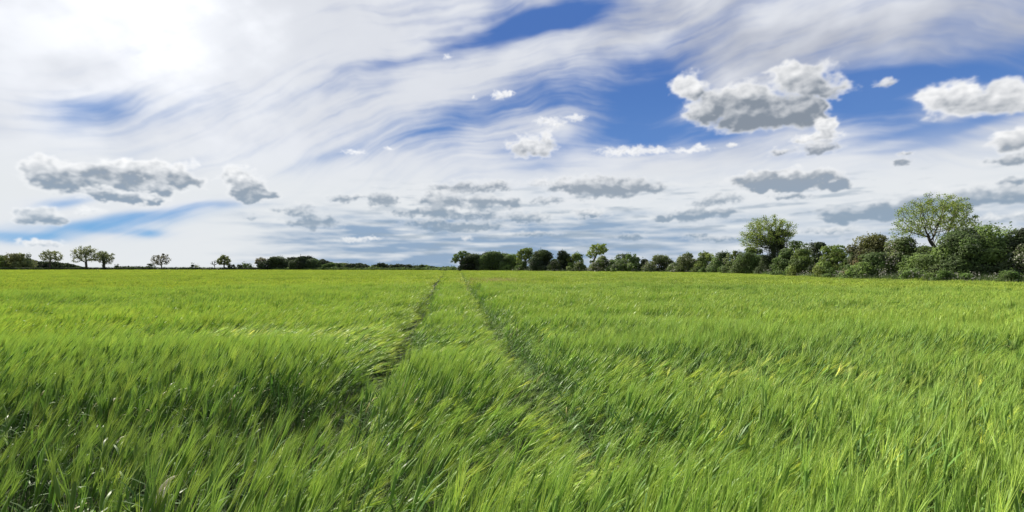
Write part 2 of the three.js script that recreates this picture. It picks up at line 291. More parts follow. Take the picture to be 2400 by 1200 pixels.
const shade = (c, k, y = 0) => [c[0] * k * (1 + y), c[1] * k, c[2] * k * (1 - y * 0.5)];
function stalk(s, r, o) {                     // one barley plant; the wind bends it towards +x
  const L = o.tall * (0.88 + r() * 0.2), seg = o.seg, bend = o.bend * (0.8 + r() * 0.4), lean = o.bend * 0.13 + (r() - 0.5) * 0.16, sideBend = (r() - 0.5) * 0.35;
  const pts = [V(o.x, -0.02, o.z)], tan = [];
  const earFrom = 0.885, k0 = 0.85 + r() * 0.3, yel = (r() - 0.4) * 0.25;
  for (let i = 1; i <= seg; i++) {
    const t = i / seg, th = lean + bend * Math.pow(t, 2.9), sd = sideBend * t * t, d = V(Math.sin(th), Math.cos(th), sd).normalize();
    tan.push(d); pts.push(pts[i - 1].clone().addScaledVector(d, L / seg));
  }
  const yawS = r() * Math.PI, side = V(Math.cos(yawS), 0, Math.sin(yawS));
  const cols = pts.map((_, i) => { const t = i / seg; return shade(t < 0.5 ? C_LOW.map((c, k) => mix(c, C_STEM[k], t * 2)) : C_STEM, k0, yel); });  // lower stem coloured darker, painting in the shade inside the crop
  const ne = Math.round(seg * earFrom);
  const sw = o.w * 0.0021;
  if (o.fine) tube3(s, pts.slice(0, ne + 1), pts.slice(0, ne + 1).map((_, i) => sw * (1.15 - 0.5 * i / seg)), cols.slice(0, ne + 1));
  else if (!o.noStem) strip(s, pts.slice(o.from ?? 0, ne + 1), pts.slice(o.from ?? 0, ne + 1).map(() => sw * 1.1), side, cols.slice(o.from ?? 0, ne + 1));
  // ear, thick in the middle
  const tip = pts[seg], td = tan[seg - 1], e0 = pts[ne].clone(), earL = 0.075 + r() * 0.02, ear = [], er = [], ec = [];
  const ed = tan[Math.max(ne - 1, 0)].clone();
  const en = o.fine ? 5 : 2;
  for (let i = 0; i <= en; i++) { const t = i / en; const th = t * 0.25 * o.bend; ear.push(e0.clone().addScaledVector(ed, earL * t).add(V(th * 0.02, -th * 0.02 * t, 0))); er.push(o.w * (0.0024 + 0.0048 * Math.sin(Math.PI * Math.min(1, t * 0.86 + 0.1)))); ec.push(shade(C_EAR, k0 * (0.9 + r() * 0.2), yel)); }
  if (o.fine) tube3(s, ear, er, ec, 4); else strip(s, ear, er.map((q) => q * 1.2), side, ec);
  // awns: a brush of long bristles
  const top = ear[en];
  for (let i = 0; i < o.awns; i++) {
    const from = e0.clone().lerp(top, 0.15 + 0.85 * i / o.awns), a = r() * Math.PI * 2, sp = 0.10 + r() * 0.16;
    const d = ed.clone().add(V(Math.cos(a) * sp, Math.sin(a) * sp * 0.8, Math.sin(a + 1) * sp)).normalize(), len = 0.10 + r() * 0.07;
    const mid = from.clone().addScaledVector(d, len * 0.55).add(V(0.004 * o.bend, -0.004, 0)), end = from.clone().addScaledVector(d, len).add(V(0.014 * o.bend, -0.012 * o.bend, 0));
    const sv = V(r() - 0.5, r() - 0.5, r() - 0.5).cross(d).normalize(), c = shade(C_AWN, k0 * (0.8 + r() * 0.4), yel), aw = o.w * 0.0010;
    strip(s, [from, mid, end], [aw, aw * 0.8, 0], sv, [c, c, c]);
  }
  // leaf blades that arch away from the stem
  for (let i = 0; i < o.leaves; i++) {
    const at = clamp(0.30 + 0.52 * (i + r() * 0.8) / o.leaves), k = Math.min(seg - 1, Math.floor(at * seg)), b = pts[k].clone().lerp(pts[k + 1], at * seg - k);
    const az = r() < 0.55 ? (r() - 0.5) * 1.8 : r() * Math.PI * 2, len = 0.14 + r() * 0.14, droop = 0.5 + r() * 1.6, up = 0.35 + r() * 0.4, lp = [b], lw = [o.w * 0.0030], lc = [];
    const n = o.fine ? 5 : 3, col = r() < (o.dry ?? 0.003) ? C_DRY : shade(C_LEAF, (0.8 + r() * 0.45) * mix(0.62, 1.1, (at - 0.3) / 0.5), yel);  // lower blades get darker colour for the shaded interior
    lc.push(col);
    let th = up;
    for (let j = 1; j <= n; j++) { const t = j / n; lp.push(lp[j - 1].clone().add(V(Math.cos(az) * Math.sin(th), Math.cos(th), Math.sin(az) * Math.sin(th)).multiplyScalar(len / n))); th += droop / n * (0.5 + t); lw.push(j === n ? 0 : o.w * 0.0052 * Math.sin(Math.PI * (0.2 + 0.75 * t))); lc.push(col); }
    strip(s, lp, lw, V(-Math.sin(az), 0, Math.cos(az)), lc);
  }
}
const BENDS = [0.18, 0.5, 0.85, 1.2, 1.6];
const barleyMat = new THREE.MeshPhysicalMaterial({ color: 0xffffff, vertexColors: true, roughness: 0.92, side: THREE.DoubleSide, transmission: 0.36, thickness: 0, clearcoat: 0.22, clearcoatRoughness: 0.36, specularIntensity: 0.4 });
// gusts that press the crop flat: x, depth, half width, half depth, strength
const GUSTS = [[-3.4, 8.4, 1.6, 0.8, 2.2], [-1.0, 7.0, 1.0, 0.6, 2.2], [0.9, 5.0, 0.8, 0.4, 1.6], [2.7, 5.2, 1.6, 0.5, 1.7], [0.6, 8.4, 1.2, 0.7, 1.3], [0.1, 3.4, 0.5, 0.35, 1.4], [-5.5, 8.6, 1.5, 0.8, 1.2], [4.5, 6.2, 1.5, 0.6, 1.0], [-0.15, 2.75, 0.3, 0.25, 1.2]];
const crop = new THREE.Group();
crop.name = 'barley_crop';
tag(crop, 'wide green field of young bearded barley bent over by the wind', 'barley', null, 'stuff');
scene.add(crop);
const tint = new THREE.Color(), mtx = new THREE.Matrix4(), quat = new THREE.Quaternion(), eul = new THREE.Euler(), pos = new THREE.Vector3(), scl = new THREE.Vector3();
function sow(name, seed, opt) {
  const r = rngOf(seed), variants = [];
  for (let b = 0; b < BENDS.length; b++) for (let k = 0; k < opt.kinds; k++) {
    const s = new Soup();
    for (let i = 0; i < opt.stems; i++) {
      const rad = opt.radius * Math.sqrt(r()), a = r() * Math.PI * 2;
      stalk(s, r, { ...opt.plant, tall: 0.84, bend: BENDS[b], x: rad * Math.cos(a), z: rad * Math.sin(a) });
    }
    variants.push({ geo: s.build(), at: [], col: [] });
  }
  const [r0, r1] = opt.range, A0 = opt.az[0], A1 = opt.az[1], area = 0.5 * (r1 * r1 - r0 * r0) * (A1 - A0), count = Math.round(area * opt.density);
  for (let i = 0; i < count; i++) {
    const rr = Math.sqrt(mix(r0 * r0, r1 * r1, r())), az = mix(A0, A1, r()), x = rr * Math.sin(az), d = rr * Math.cos(az), u1 = r(), u2 = r(), u3 = r(), u4 = r(), u5 = r();
    if (d > edgeAt(az) - opt.radius || rr < 0.55) continue;
    // wheel tracks
    const dx = Math.min(Math.abs(x + 0.06 - trackRight(d) + 0.05 * noise(d * 0.8, 1)), Math.abs(x + 0.07 - trackLeft(d) + 0.06 * noise(d * 0.7, 9)));
    const tw = opt.radius < 0.1 ? 0.25 : 0.17 + opt.radius * (opt.radius > 0.3 ? 0.6 : 0.7);
    let hgt = 1 + 0.17 * sst(13, 3, d), gustSheen = 0;
    if (dx < tw && d > 3) { if (u5 > (opt.radius > 0.2 ? 0.0 : 0.14 + 0.5 * sst(8, 3.6, d))) continue; hgt *= 0.62; } else if (dx < tw + 0.18 && d > 3) hgt *= 0.84;
    // thin places, most of them near the camera on the left
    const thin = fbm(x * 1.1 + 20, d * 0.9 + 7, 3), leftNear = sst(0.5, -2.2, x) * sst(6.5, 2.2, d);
    if (opt.radius < 0.2 && u4 < sst(-0.02, 0.36, thin) * (0.42 + 0.5 * leftNear) + 0.48 * leftNear) continue;
    const wave = fbm(x * 0.20 + 11, d * 0.46 + 3, 3);
    hgt *= 0.96 + 0.10 * fbm(x * 0.5 + 2, d * 0.5 + 5, 3) - 0.16 * wave - 0.05 * leftNear * (thin > 0 ? 1 : 0) + (u3 - 0.5) * 0.12;
    // how far the wind bends it here
    let w = 1.75 + 3.0 * wave + 0.9 * fbm(x * 0.9 + 5, d * 1.4 + 30, 2) - 1.2 * leftNear + (u3 > 0.9 ? 2 : 0) * leftNear;
    for (const g of GUSTS) { const gx = (x - g[0]) / g[2], gd = (d - g[1]) / g[3], q = gx * gx + gd * gd; if (q < 5) { w += g[4] * Math.exp(-q); gustSheen += Math.max(0, g[4] - 0.9) * Math.exp(-q); } const gf = (d - g[1] + 1.7 * g[3]) / g[3], q2 = gx * gx * 0.7 + gf * gf; if (q2 < 5) { w -= 0.9 * Math.exp(-q2); hgt *= 1 - 0.13 * Math.exp(-q2); } }
    const lvl = clamp(Math.round(w + (u1 + u2 - 1) * 1.5), 0, BENDS.length - 1);
    const v = variants[lvl * opt.kinds + Math.floor(u3 * opt.kinds) % opt.kinds];
    const spread = 0.6 + 1.9 * leftNear, yaw = 0.25 + 0.5 * fbm(x * 0.3 + 50, d * 0.3, 2) + (u4 + u5 - 1 + (u1 - 0.5) * leftNear) * spread;
    eul.set((u1 - 0.5) * 0.12, yaw, (u2 - 0.5) * 0.12, 'YXZ');
    const k = 0.94 + u5 * 0.12;
    v.at.push(mtx.compose(pos.set(x, 0, -d), quat.setFromEuler(eul), scl.set(k, hgt * k, k)).clone());
    const big = fbm(x * 0.05 + 90, d * 0.09 + 40, 3), yl = 0.10 * big + 0.08 * (u1 - 0.5) + 0.03 * (lvl - 2) + opt.yellow, br = (1 + 0.26 * (u2 - 0.5) + 0.20 * big - 0.24 * leftNear) * [0.92, 0.96, 1, 1.12, 1.28][lvl] * opt.bright;  // tint also paints sheen on bent stalks and shade at near left
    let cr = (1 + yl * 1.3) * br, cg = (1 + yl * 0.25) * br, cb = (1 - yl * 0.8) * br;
    gustSheen *= sst(-0.25, 0.3, fbm(x * 1.2 + 8, d * 2.2 + 4, 3));
    if (u3 < 0.6 && gustSheen > 0) { cr *= 1 + 0.75 * gustSheen; cg *= 1 + 0.42 * gustSheen; cb *= 1 + 2.4 * gustSheen; }   // silvery sheen of sky on flattened awns, painted into the stalk colour
    if (u2 > 0.93 && opt.radius < 0.1) { cr *= 1.42; cg *= 1.26; cb *= 1.35; }   // a paler, riper plant here and there
    const weeds = Math.exp(-Math.pow((x + 1.5) / 2.2, 2) - Math.pow((d - 46) / 6, 2)) * (u4 < 0.6 ? 1 : 0);   // a thin purplish patch beside the track
    cr *= 1 + 0.25 * weeds; cg *= 1 - 0.28 * weeds; cb *= 1 + 2.6 * weeds;
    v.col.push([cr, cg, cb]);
  }
  let total = 0;
  for (const v of variants) {
    if (!v.at.length) continue;
    const m = new THREE.InstancedMesh(v.geo, barleyMat, v.at.length);
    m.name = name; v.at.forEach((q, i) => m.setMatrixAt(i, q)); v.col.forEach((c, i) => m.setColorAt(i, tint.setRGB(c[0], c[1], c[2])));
    m.castShadow = m.receiveShadow = true; m.userData.kind = 'stuff';
    crop.add(m); total += v.at.length;
  }
  console.log(name, total);
}
sow('near_stalks', 11, { range: [0.5, 10], az: [-1.25, 1.25], density: 260, kinds: 9, stems: 1, radius: 0.01, yellow: 0.06, bright: 1.2, plant: { fine: true, seg: 9, awns: 18, leaves: 2, w: 1.15 } });
sow('middle_stalks', 12, { range: [9, 34], az: [-1.0, 1.0], density: 24, kinds: 6, stems: 11, radius: 0.17, yellow: 0.14, bright: 1.26, plant: { seg: 7, awns: 6, leaves: 2, w: 1.5, dry: 0.004 } });
sow('distant_stalks', 13, { range: [32, 110], az: [-0.92, 0.92], density: 5, kinds: 4, stems: 26, radius: 0.36, yellow: 0.25, bright: 1.24, plant: { seg: 6, awns: 4, leaves: 1, w: 2.6, dry: 0, from: 2 } });
sow('far_stalks', 14, { range: [105, 330], az: [-0.88, 0.88], density: 0.9, kinds: 3, stems: 46, radius: 0.8, yellow: 0.28, bright: 1.28, plant: { seg: 5, awns: 3, leaves: 1, w: 4.5, dry: 0, from: 2 } });

// ---------------------------------------------------------------- trees, bushes and hedges
const at = (px, py, d) => V((px - 1200) / FOCAL * d, EYE + (627 - py) / FOCAL * d, -d);
const leafMat = new THREE.MeshPhysicalMaterial({ color: 0xffffff, vertexColors: true, roughness: 0.95, side: THREE.DoubleSide, transmission: 0.45, thickness: 0, specularIntensity: 0.4 });
const barkTex = (() => {
  const N = 128, d = new Uint8Array(N * N * 4);
  for (let y = 0; y < N; y++) for (let x = 0; x < N; x++) { const h = clamp(128 + 150 * fbm(Math.cos(x / N * 6.283) * 3 + 9, Math.sin(x / N * 6.283) * 3 + y * 0.02, 4) + 60 * fbm(x * 0.3, y * 0.05, 2)), o = (y * N + x) * 4; d[o] = d[o + 1] = d[o + 2] = h; d[o + 3] = 255; }
  const t = new THREE.DataTexture(d, N, N); t.wrapS = t.wrapT = THREE.RepeatWrapping; t.magFilter = THREE.LinearFilter; t.needsUpdate = true; return t;
})();
const barkMat = new THREE.MeshStandardMaterial({ color: new THREE.Color().setRGB(0.075, 0.066, 0.05), roughness: 0.95 });
const paleBark = new THREE.MeshStandardMaterial({ color: new THREE.Color().setRGB(0.13, 0.125, 0.10), roughness: 0.95 });
const PAL = {
  ash: [[0.095, 0.150, 0.026], [0.125, 0.175, 0.036], [0.07, 0.115, 0.022]],
  olive: [[0.075, 0.10, 0.035], [0.10, 0.125, 0.045], [0.055, 0.08, 0.028]],
  dark: [[0.030, 0.055, 0.018], [0.042, 0.070, 0.022], [0.024, 0.042, 0.016]],
  mid: [[0.050, 0.092, 0.022], [0.070, 0.120, 0.028], [0.038, 0.070, 0.018]],
  bright: [[0.085, 0.140, 0.026], [0.11, 0.16, 0.034], [0.06, 0.105, 0.022]],
  haw: [[0.065, 0.10, 0.030], [0.085, 0.125, 0.038], [0.045, 0.075, 0.022]],
  brown: [[0.082, 0.100, 0.030], [0.100, 0.096, 0.034], [0.062, 0.085, 0.024]],
  grey: [[0.085, 0.095, 0.055], [0.105, 0.112, 0.068], [0.065, 0.075, 0.042]],
  nettle: [[0.050, 0.098, 0.018], [0.064, 0.118, 0.022], [0.038, 0.074, 0.015]],
  blossom: [[0.50, 0.50, 0.42], [0.42, 0.43, 0.33], [0.46, 0.41, 0.37]],
};
for (const [k, f] of Object.entries({ ash: 2.15, olive: 2.0, dark: 1.3, mid: 1.8, bright: 1.7, haw: 1.6, brown: 1.25, grey: 1.9, nettle: 2.0, blossom: 1.0 })) for (const c of PAL[k]) { for (let i = 0; i < 3; i++) c[i] *= f; if (k !== 'blossom') c[0] *= 1.16; }
const pick = (r, a) => a[Math.floor(r() * a.length) % a.length];
function leaf(s, r, p, size, c, out) {        // a folded leaf spray of two faces
  const n = V(r() - 0.5, r() - 0.5, r() - 0.5).multiplyScalar(1.3); if (out) n.add(out); n.y += 0.25; n.normalize();
  const u = V(r() - 0.5, r() - 0.5, r() - 0.5).cross(n).normalize(), w = n.clone().cross(u), l = size * (0.7 + r() * 0.6), b = l * (0.45 + r() * 0.3), f = l * 0.16 * (r() - 0.2);
  const A = s.vert(p.x - u.x * l * 0.5, p.y - u.y * l * 0.5, p.z - u.z * l * 0.5, c), B = s.vert(p.x + u.x * l * 0.5, p.y + u.y * l * 0.5, p.z + u.z * l * 0.5, c);
  const C = s.vert(p.x + w.x * b * 0.5 - n.x * f, p.y + w.y * b * 0.5 - n.y * f, p.z + w.z * b * 0.5 - n.z * f, c), D = s.vert(p.x - w.x * b * 0.5 - n.x * f, p.y - w.y * b * 0.5 - n.y * f, p.z - w.z * b * 0.5 - n.z * f, c);
  s.tri(A, B, C); s.tri(B, A, D);
}
function part(name, geo, mat, parent) { const m = new THREE.Mesh(geo, mat); m.name = name; m.castShadow = m.receiveShadow = true; parent.add(m); return m; }
function limb(s, a, b, ra, rb, n) {
  const t = b.clone().sub(a).normalize(), u = (Math.abs(t.y) < 0.9 ? V(0, 1, 0) : V(1, 0, 0)).cross(t).normalize(), w = t.clone().cross(u), A = [], B = [];
  for (let k = 0; k < n; k++) { const q = k / n * Math.PI * 2, c = Math.cos(q), d = Math.sin(q); const m = (p, R) => s.vert(p.x + (u.x * c + w.x * d) * R, p.y + (u.y * c + w.y * d) * R, p.z + (u.z * c + w.z * d) * R, [1, 1, 1]); A.push(m(a, ra)); B.push(m(b, rb)); }
  for (let k = 0; k < n; k++) s.quad(A[k], A[(k + 1) % n], B[(k + 1) % n], B[k]);
}
// branches that grow towards points spread through the crown
function grow(r, trunk, blobs, count, step, kill, reach) {
  const nodes = [], add = (p, parent) => { nodes.push({ p, parent, dir: parent >= 0 ? p.clone().sub(nodes[parent].p).normalize() : V(0, 1, 0), kids: 0, rad: 0 }); if (parent >= 0) nodes[parent].kids++; return nodes.length - 1; };
  let last = add(trunk[0].clone(), -1);
  for (let i = 1; i < trunk.length; i++) { const len = trunk[i].distanceTo(trunk[i - 1]), k = Math.max(1, Math.round(len / step)); for (let j = 1; j <= k; j++) last = add(trunk[i - 1].clone().lerp(trunk[i], j / k).add(V((r() - 0.5), 0, (r() - 0.5)).multiplyScalar(step * 0.15)), last); }
  const total = blobs.reduce((t, b) => t + b.r.x * b.r.y * b.r.z, 0); let pts = [];
  for (const b of blobs) { const n = Math.round(count * b.r.x * b.r.y * b.r.z / total); for (let i = 0; i < n; i++) { const q = V(r() * 2 - 1, r() * 2 - 1, r() * 2 - 1).normalize().multiplyScalar(Math.pow(mix(b.hollow ?? 0.25, 1, r()), 0.5)); pts.push(b.c.clone().add(q.multiply(b.r))); } }
  for (let it = 0; it < 70 && pts.length; it++) {
    const pull = new Map();
    for (const q of pts) {
      let bi = -1, bd = it < 14 ? 1e9 : reach * reach;
      for (let i = 0; i < nodes.length; i++) { const p = nodes[i].p, dx = p.x - q.x, dy = p.y - q.y, dz = p.z - q.z, d2 = dx * dx + dy * dy + dz * dz; if (d2 < bd) { bd = d2; bi = i; } }
      if (bi < 0) continue;
      const d = q.clone().sub(nodes[bi].p).normalize(); if (pull.has(bi)) pull.get(bi).add(d); else pull.set(bi, d);
    }
    if (!pull.size) break;
    const fresh = [];
    for (const [i, d] of pull) { d.normalize().addScaledVector(nodes[i].dir, 0.55).add(V((r() - 0.5) * 0.35, (r() - 0.5) * 0.35 + 0.06, (r() - 0.5) * 0.35)).normalize(); fresh.push(add(nodes[i].p.clone().addScaledVector(d, step), i)); }
    pts = pts.filter((q) => !fresh.some((i) => nodes[i].p.distanceToSquared(q) < kill * kill));
  }
  for (let i = nodes.length - 1; i >= 0; i--) { const n = nodes[i]; if (!n.kids) n.rad = 1; n.rad = Math.pow(n.rad, 1 / 2.25); if (n.parent >= 0) nodes[n.parent].rad += Math.pow(n.rad, 2.25); }
  return nodes;
}
function thing(name, label, category, p, group) { const o = new THREE.Group(); o.name = numbered(name); o.position.copy(p); scene.add(o); return tag(o, label, category, group); }

// an open tree whose limbs show: px outline in the photograph's own scale at depth d
function openTree(name, label, seed, d, o) {
  const r = rngOf(seed), base = at(o.trunk[0][0], 0, d).setY(0), root = thing(name, label, 'tree', base, o.group);
  const loc = (px, py) => at(px, py, d).sub(base), k = d / FOCAL;
  const trunk = o.trunk.map(([x, y], i) => { const q = loc(x, y); if (!i) q.set(0, -0.1, 0); else q.z = (r() - 0.5) * 0.4; return q; });
  const blobs = o.blobs.map(([x, y, rx, ry, hollow]) => { const c = loc(x, y); return { c, r: V(rx * k, ry * k, Math.min(rx, ry * 1.4) * k), hollow }; });
  const size = Math.max(...blobs.map((b) => b.r.x)), step = size * (o.step ?? 0.085);
  const nodes = grow(r, trunk, blobs, o.points ?? 420, step, step * 1.5, step * 7), R = o.girth / nodes[0].rad;
  const ts = new Soup(), sub = new Map(), thick = nodes[0].rad * 0.45, px = d / 549;
  for (const n of nodes) { if (n.parent < 0) continue; const a = nodes[n.parent], ra = Math.max(Math.min(a.rad, n.rad * 1.5) * R, px * (o.twig ?? 0.11)), rb = Math.max(n.rad * R, px * (o.twig ?? 0.11)); let to = ts; if (n.rad <= thick) { n.root = a.root ?? nodes.indexOf(n); if (!sub.has(n.root)) sub.set(n.root, new Soup()); to = sub.get(n.root); } limb(to, a.p, n.p, ra, rb, n.rad * R > px ? 6 : 3); }
  part('trunk', ts.build(), o.bark ?? barkMat, root);
  for (const s of sub.values()) part('limb', s.build(), o.bark ?? barkMat, root);
  const cs = new Soup(), pal = PAL[o.pal], size0 = o.leaf ?? (0.12 + px * 0.62);
  for (const n of nodes) {
    if (n.rad * R > o.girth * 0.22 || n.parent < 0) continue;
    const many = o.leaves * (d > 150 ? 2.2 : 1.3) * (n.kids ? 0.55 : 1.5), tone = pick(r, pal), kk = 0.8 + r() * 0.4;
    for (let i = 0; i < many; i++) { const q = n.p.clone().add(V(r() - 0.5, (r() - 0.5) * 0.8, r() - 0.5).multiplyScalar(step * (o.fluff ?? 2.6))); const j = kk * (0.85 + r() * 0.3); leaf(cs, r, q, size0, [tone[0] * j, tone[1] * j, tone[2] * j]); }
  }
  if (cs.i.length) part('crown', cs.build(), leafMat, root);
  if (o.ivy) {
    const s = new Soup(); let m = 0;
    for (const n of nodes) { if (n.rad * R < o.girth * o.ivy[0] || n.p.y > o.ivy[1]) continue; for (let i = 0; i < o.ivy[2]; i++) { const q = n.p.clone().add(V(r() - 0.5, r() - 0.5, r() - 0.5).normalize().multiplyScalar(o.ivy[3] * (0.5 + r() * 0.6))); const c = pick(r, PAL.dark), j = 0.9 + r() * 0.5; leaf(s, r, q, size0 * 0.9, [c[0] * j, c[1] * j, c[2] * j]); m++; } }
    for (const [px, py, rx, ry] of o.ivyAt ?? []) leafMass(r, Array.from({ length: 14 }, () => ({ c: loc(px + (r() - 0.5) * rx * 1.5, py + (r() - 0.5) * ry * 1.7).setZ((r() - 0.5) * rx * k), r: V(rx * k * 0.42, ry * k * 0.3, rx * k * 0.42), tone: pick(r, PAL.dark), j: 0.9 + r() * 0.4 })), size0, 1.3, s, null, {});
    if (m) part('ivy', s.build(), leafMat, root);
  }
  return root;
}
// a leafy mass of overlapping clumps: bush, dense tree or hedge
function clumps(r, W, H, D, o) {
  const list = [], n = Math.round((o.clumps ?? 22) * 1.6), lean = o.peak ?? 0, bumps = 2 + r() * 3, ph = r() * 6.28;
  for (let i = 0; i < n; i++) {
    const low = i > n * 0.6, u = i < 4 ? (r() - 0.5) * 0.6 : r() * 2 - 1, dome = Math.sqrt(Math.max(0, 1 - Math.pow(Math.abs((u - lean) / (1 + Math.abs(lean))), 2.2)));
    const top = H * mix(o.shoulder ?? 0.5, 1, dome) * (i < 3 ? 1 : o.full ? 0.92 + (r() - 0.5) * 0.1 : 0.80 + 0.12 * Math.sin(u * bumps * 2 + ph) + (r() - 0.5) * 0.22), rad = Math.min(W, H) * ((o.full ? 0.14 : 0.07) + r() * 0.15) * (low ? 1.15 : 1);
    const y = low ? mix(rad * 0.4, Math.max(rad, top * 0.55), r()) : i < n * 0.35 ? top - rad : mix(rad * 0.6, top - rad, Math.sqrt(r()));
    list.push({ c: V(u * (W / 2 - rad * (low ? 0.3 : 0.7)), Math.max(rad * 0.4, y), (r() * 2 - 1) * Math.max(0, D / 2 - rad)), r: V(rad * (1.0 + r() * 0.6), rad * (0.75 + r() * 0.4), rad * (1.0 + r() * 0.4)), tone: pick(r, PAL[o.pal]), j: 0.55 + r() * 0.85, up: r() });
  }
  return list;
}
function leafMass(r, list, size, cover, s, bs, o) {
  for (const b of list) {
    const area = 4 * Math.PI * Math.pow((Math.pow(b.r.x * b.r.y, 1.6) + Math.pow(b.r.x * b.r.z, 1.6) + Math.pow(b.r.y * b.r.z, 1.6)) / 3, 1 / 1.6), n = Math.round(cover * area / (size * size * 0.42));
    const lsz = size * (0.8 + r() * 0.4), bloom = bs && r() < 0.75 ? (o.bloom ?? 0) * (0.4 + r() * 1.2) : 0;
    for (let i = 0; i < n; i++) {
      const q = V(r() * 2 - 1, r() * 2 - 1, r() * 2 - 1).normalize(), k = 0.60 + 0.46 * Math.sqrt(r()) + (r() < 0.14 ? 0.34 * r() : 0), p = V(b.c.x + q.x * b.r.x * k, b.c.y + q.y * b.r.y * k, b.c.z + q.z * b.r.z * k);
      if (p.y < 0.02) continue;
      if (bloom && r() < bloom && k > 0.9) { const c = pick(r, PAL.blossom), j = 0.7 + r() * 0.5; leaf(bs, r, p.addScaledVector(q, size * 0.3), size * 0.75, [c[0] * j, c[1] * j, c[2] * j], q); continue; }
      const j = b.j * (0.86 + r() * 0.28); leaf(s, r, p, lsz, [b.tone[0] * j, b.tone[1] * j, b.tone[2] * j], q.multiplyScalar(0.8));
    }
  }
}
function bush(name, label, category, seed, d, x0, x1, top, o) {
  const r = rngOf(seed), cx = (x0 + x1) / 2, base = at(cx, 0, d).setY(0), k = d / FOCAL, W = (x1 - x0) * k * (d > 190 ? 1.32 : d > 120 ? 1.2 : 1.1), H = EYE + (627 - top) * k, root = thing(name, label, category, base, o.group);
  const list = clumps(r, W, H, o.deep ?? Math.min(W * 0.9, H * 1.4), o), size = o.leaf ?? (0.10 + d / 549 * 1.05), s = new Soup(), bs = o.bloom ? new Soup() : null;
  leafMass(r, list, size, o.cover ?? 1.5, s, bs, o);
  for (let i = 0; i < (o.sprigs ?? 10); i++) {  // shoots that stand out of the outline
    const b = pick(r, list), a = r() * Math.PI * 2, tip = b.c.clone().add(V(Math.cos(a) * 0.5 * b.r.x, b.r.y * (0.95 + r() * 0.35), Math.sin(a) * 0.5 * b.r.z));
    for (let j = 0; j < 7; j++) { const q = tip.clone().add(V(r() - 0.5, (r() - 0.6) * 1.6, r() - 0.5).multiplyScalar(size * 2)); leaf(s, r, q, size * 0.9, b.tone); }
  }
  const ws = new Soup(), n = o.stems ?? 4, g = o.girth ?? Math.max(0.05, H * 0.018);
  for (let i = 0; i < n; i++) { const b = list[i % list.length], a = V((r() - 0.5) * W * (n > 1 ? 0.35 : 0.02), -0.05, (r() - 0.5) * 0.4), m = a.clone().lerp(b.c, 0.5).add(V((r() - 0.5) * 0.3, H * 0.08, (r() - 0.5) * 0.3)); limb(ws, a, m, g, g * 0.7, 6); limb(ws, m, b.c, g * 0.7, g * 0.25, 5); }
  part(o.stems === 1 ? 'trunk' : 'stems', ws.build(), barkMat, root);
  part(o.partName ?? (category === 'tree' ? 'crown' : 'foliage'), s.build(), leafMat, root);
  if (bs && bs.i.length) part('blossom', bs.build(), leafMat, root);
  return root;
}
const E = (px, off = 2) => edgeAt(azOf(px)) + off;

// far left: trees along the hedge
bush('roadside_tree', 'bright green rounded tree cut by the left edge of the picture', 'tree', 101, E(0, 10), -22, 12, 597, { pal: 'bright', clumps: 18, stems: 1 });
bush('roadside_tree', 'broad grey-green tree with two rounded lobes beside the left edge', 'tree', 102, E(30, 12), 14, 62, 594, { pal: 'olive', clumps: 26, stems: 1, peak: 0.35, cover: 1.1 });
openTree('hedgerow_tree', 'round-headed tree with a forked trunk rising before the distant wood', 103, E(120, 6), { trunk: [[116, 632], [116, 619], [118, 610]], blobs: [[121, 601, 24, 15, 0.1], [117, 598, 14, 12], [134, 606, 11, 8], [108, 604, 10, 8]], girth: 0.42, pal: 'olive', leaves: 5, points: 320, twig: 0.13 });
openTree('hedgerow_tree', 'tallest open tree on the left horizon, its round crown on a bare trunk', 104, E(200, 4), { trunk: [[203, 632], [203, 622], [202, 613]], blobs: [[200, 596, 28, 19, 0.1], [201, 586, 18, 11], [183, 608, 12, 9], [218, 604, 12, 10]], girth: 0.5, pal: 'olive', leaves: 5, points: 380, twig: 0.13 });
openTree('hedgerow_tree', 'ivy-clad tree with a thick dark trunk beside the tallest left tree', 105, E(243, 4), { trunk: [[243, 632], [243, 618], [243, 604]], blobs: [[244, 603, 22, 15, 0.1], [240, 597, 12, 9], [256, 610, 10, 9], [229, 607, 9, 8]], girth: 0.55, pal: 'olive', leaves: 4, points: 300, twig: 0.13, ivy: [0.3, 7.5, 26, 0.8] });
openTree('bare_tree', 'thin feathery grey tree standing alone above the far hedge', 106, E(377, 4), { trunk: [[378, 632], [378, 624]], blobs: [[377, 610, 22, 14, 0.1], [384, 603, 13, 9], [366, 606, 11, 10]], girth: 0.32, pal: 'grey', leaves: 1.2, points: 420, twig: 0.2, step: 0.07 });
bush('hedgerow_bush', 'small dark bush at the left foot of the feathery grey tree', 'bush', 107, E(353, 4), 342, 364, 617, { pal: 'dark', clumps: 10, cover: 1.2 });
bush('hedgerow_bush', 'low round bush on the hedge between ivy tree and grey tree', 'bush', 108, E(271, 4), 262, 281, 622, { pal: 'dark', clumps: 9 });
bush('hedgerow_bush', 'dark bush under the forked tree at the far left', 'bush', 109, E(107, 8), 100, 117, 613, { pal: 'dark', clumps: 10 });
bush('small_conifer', 'tiny pointed dark tree on the hedge right of the grey tree', 'tree', 110, E(450, 4), 446, 456, 620, { pal: 'dark', clumps: 8, stems: 1, shoulder: 0.25 });
bush('hedgerow_bush', 'pale low bush just right of the tiny pointed tree', 'bush', 111, E(466, 4), 457, 477, 622, { pal: 'olive', clumps: 9 });
openTree('hedgerow_tree', 'small wispy tree touching the left side of a rounder tree', 112, E(502, 4), { trunk: [[503, 632], [503, 624]], blobs: [[502, 617, 9, 6], [504, 613, 5, 4]], girth: 0.2, pal: 'grey', leaves: 4, points: 120, twig: 0.2, step: 0.14 });
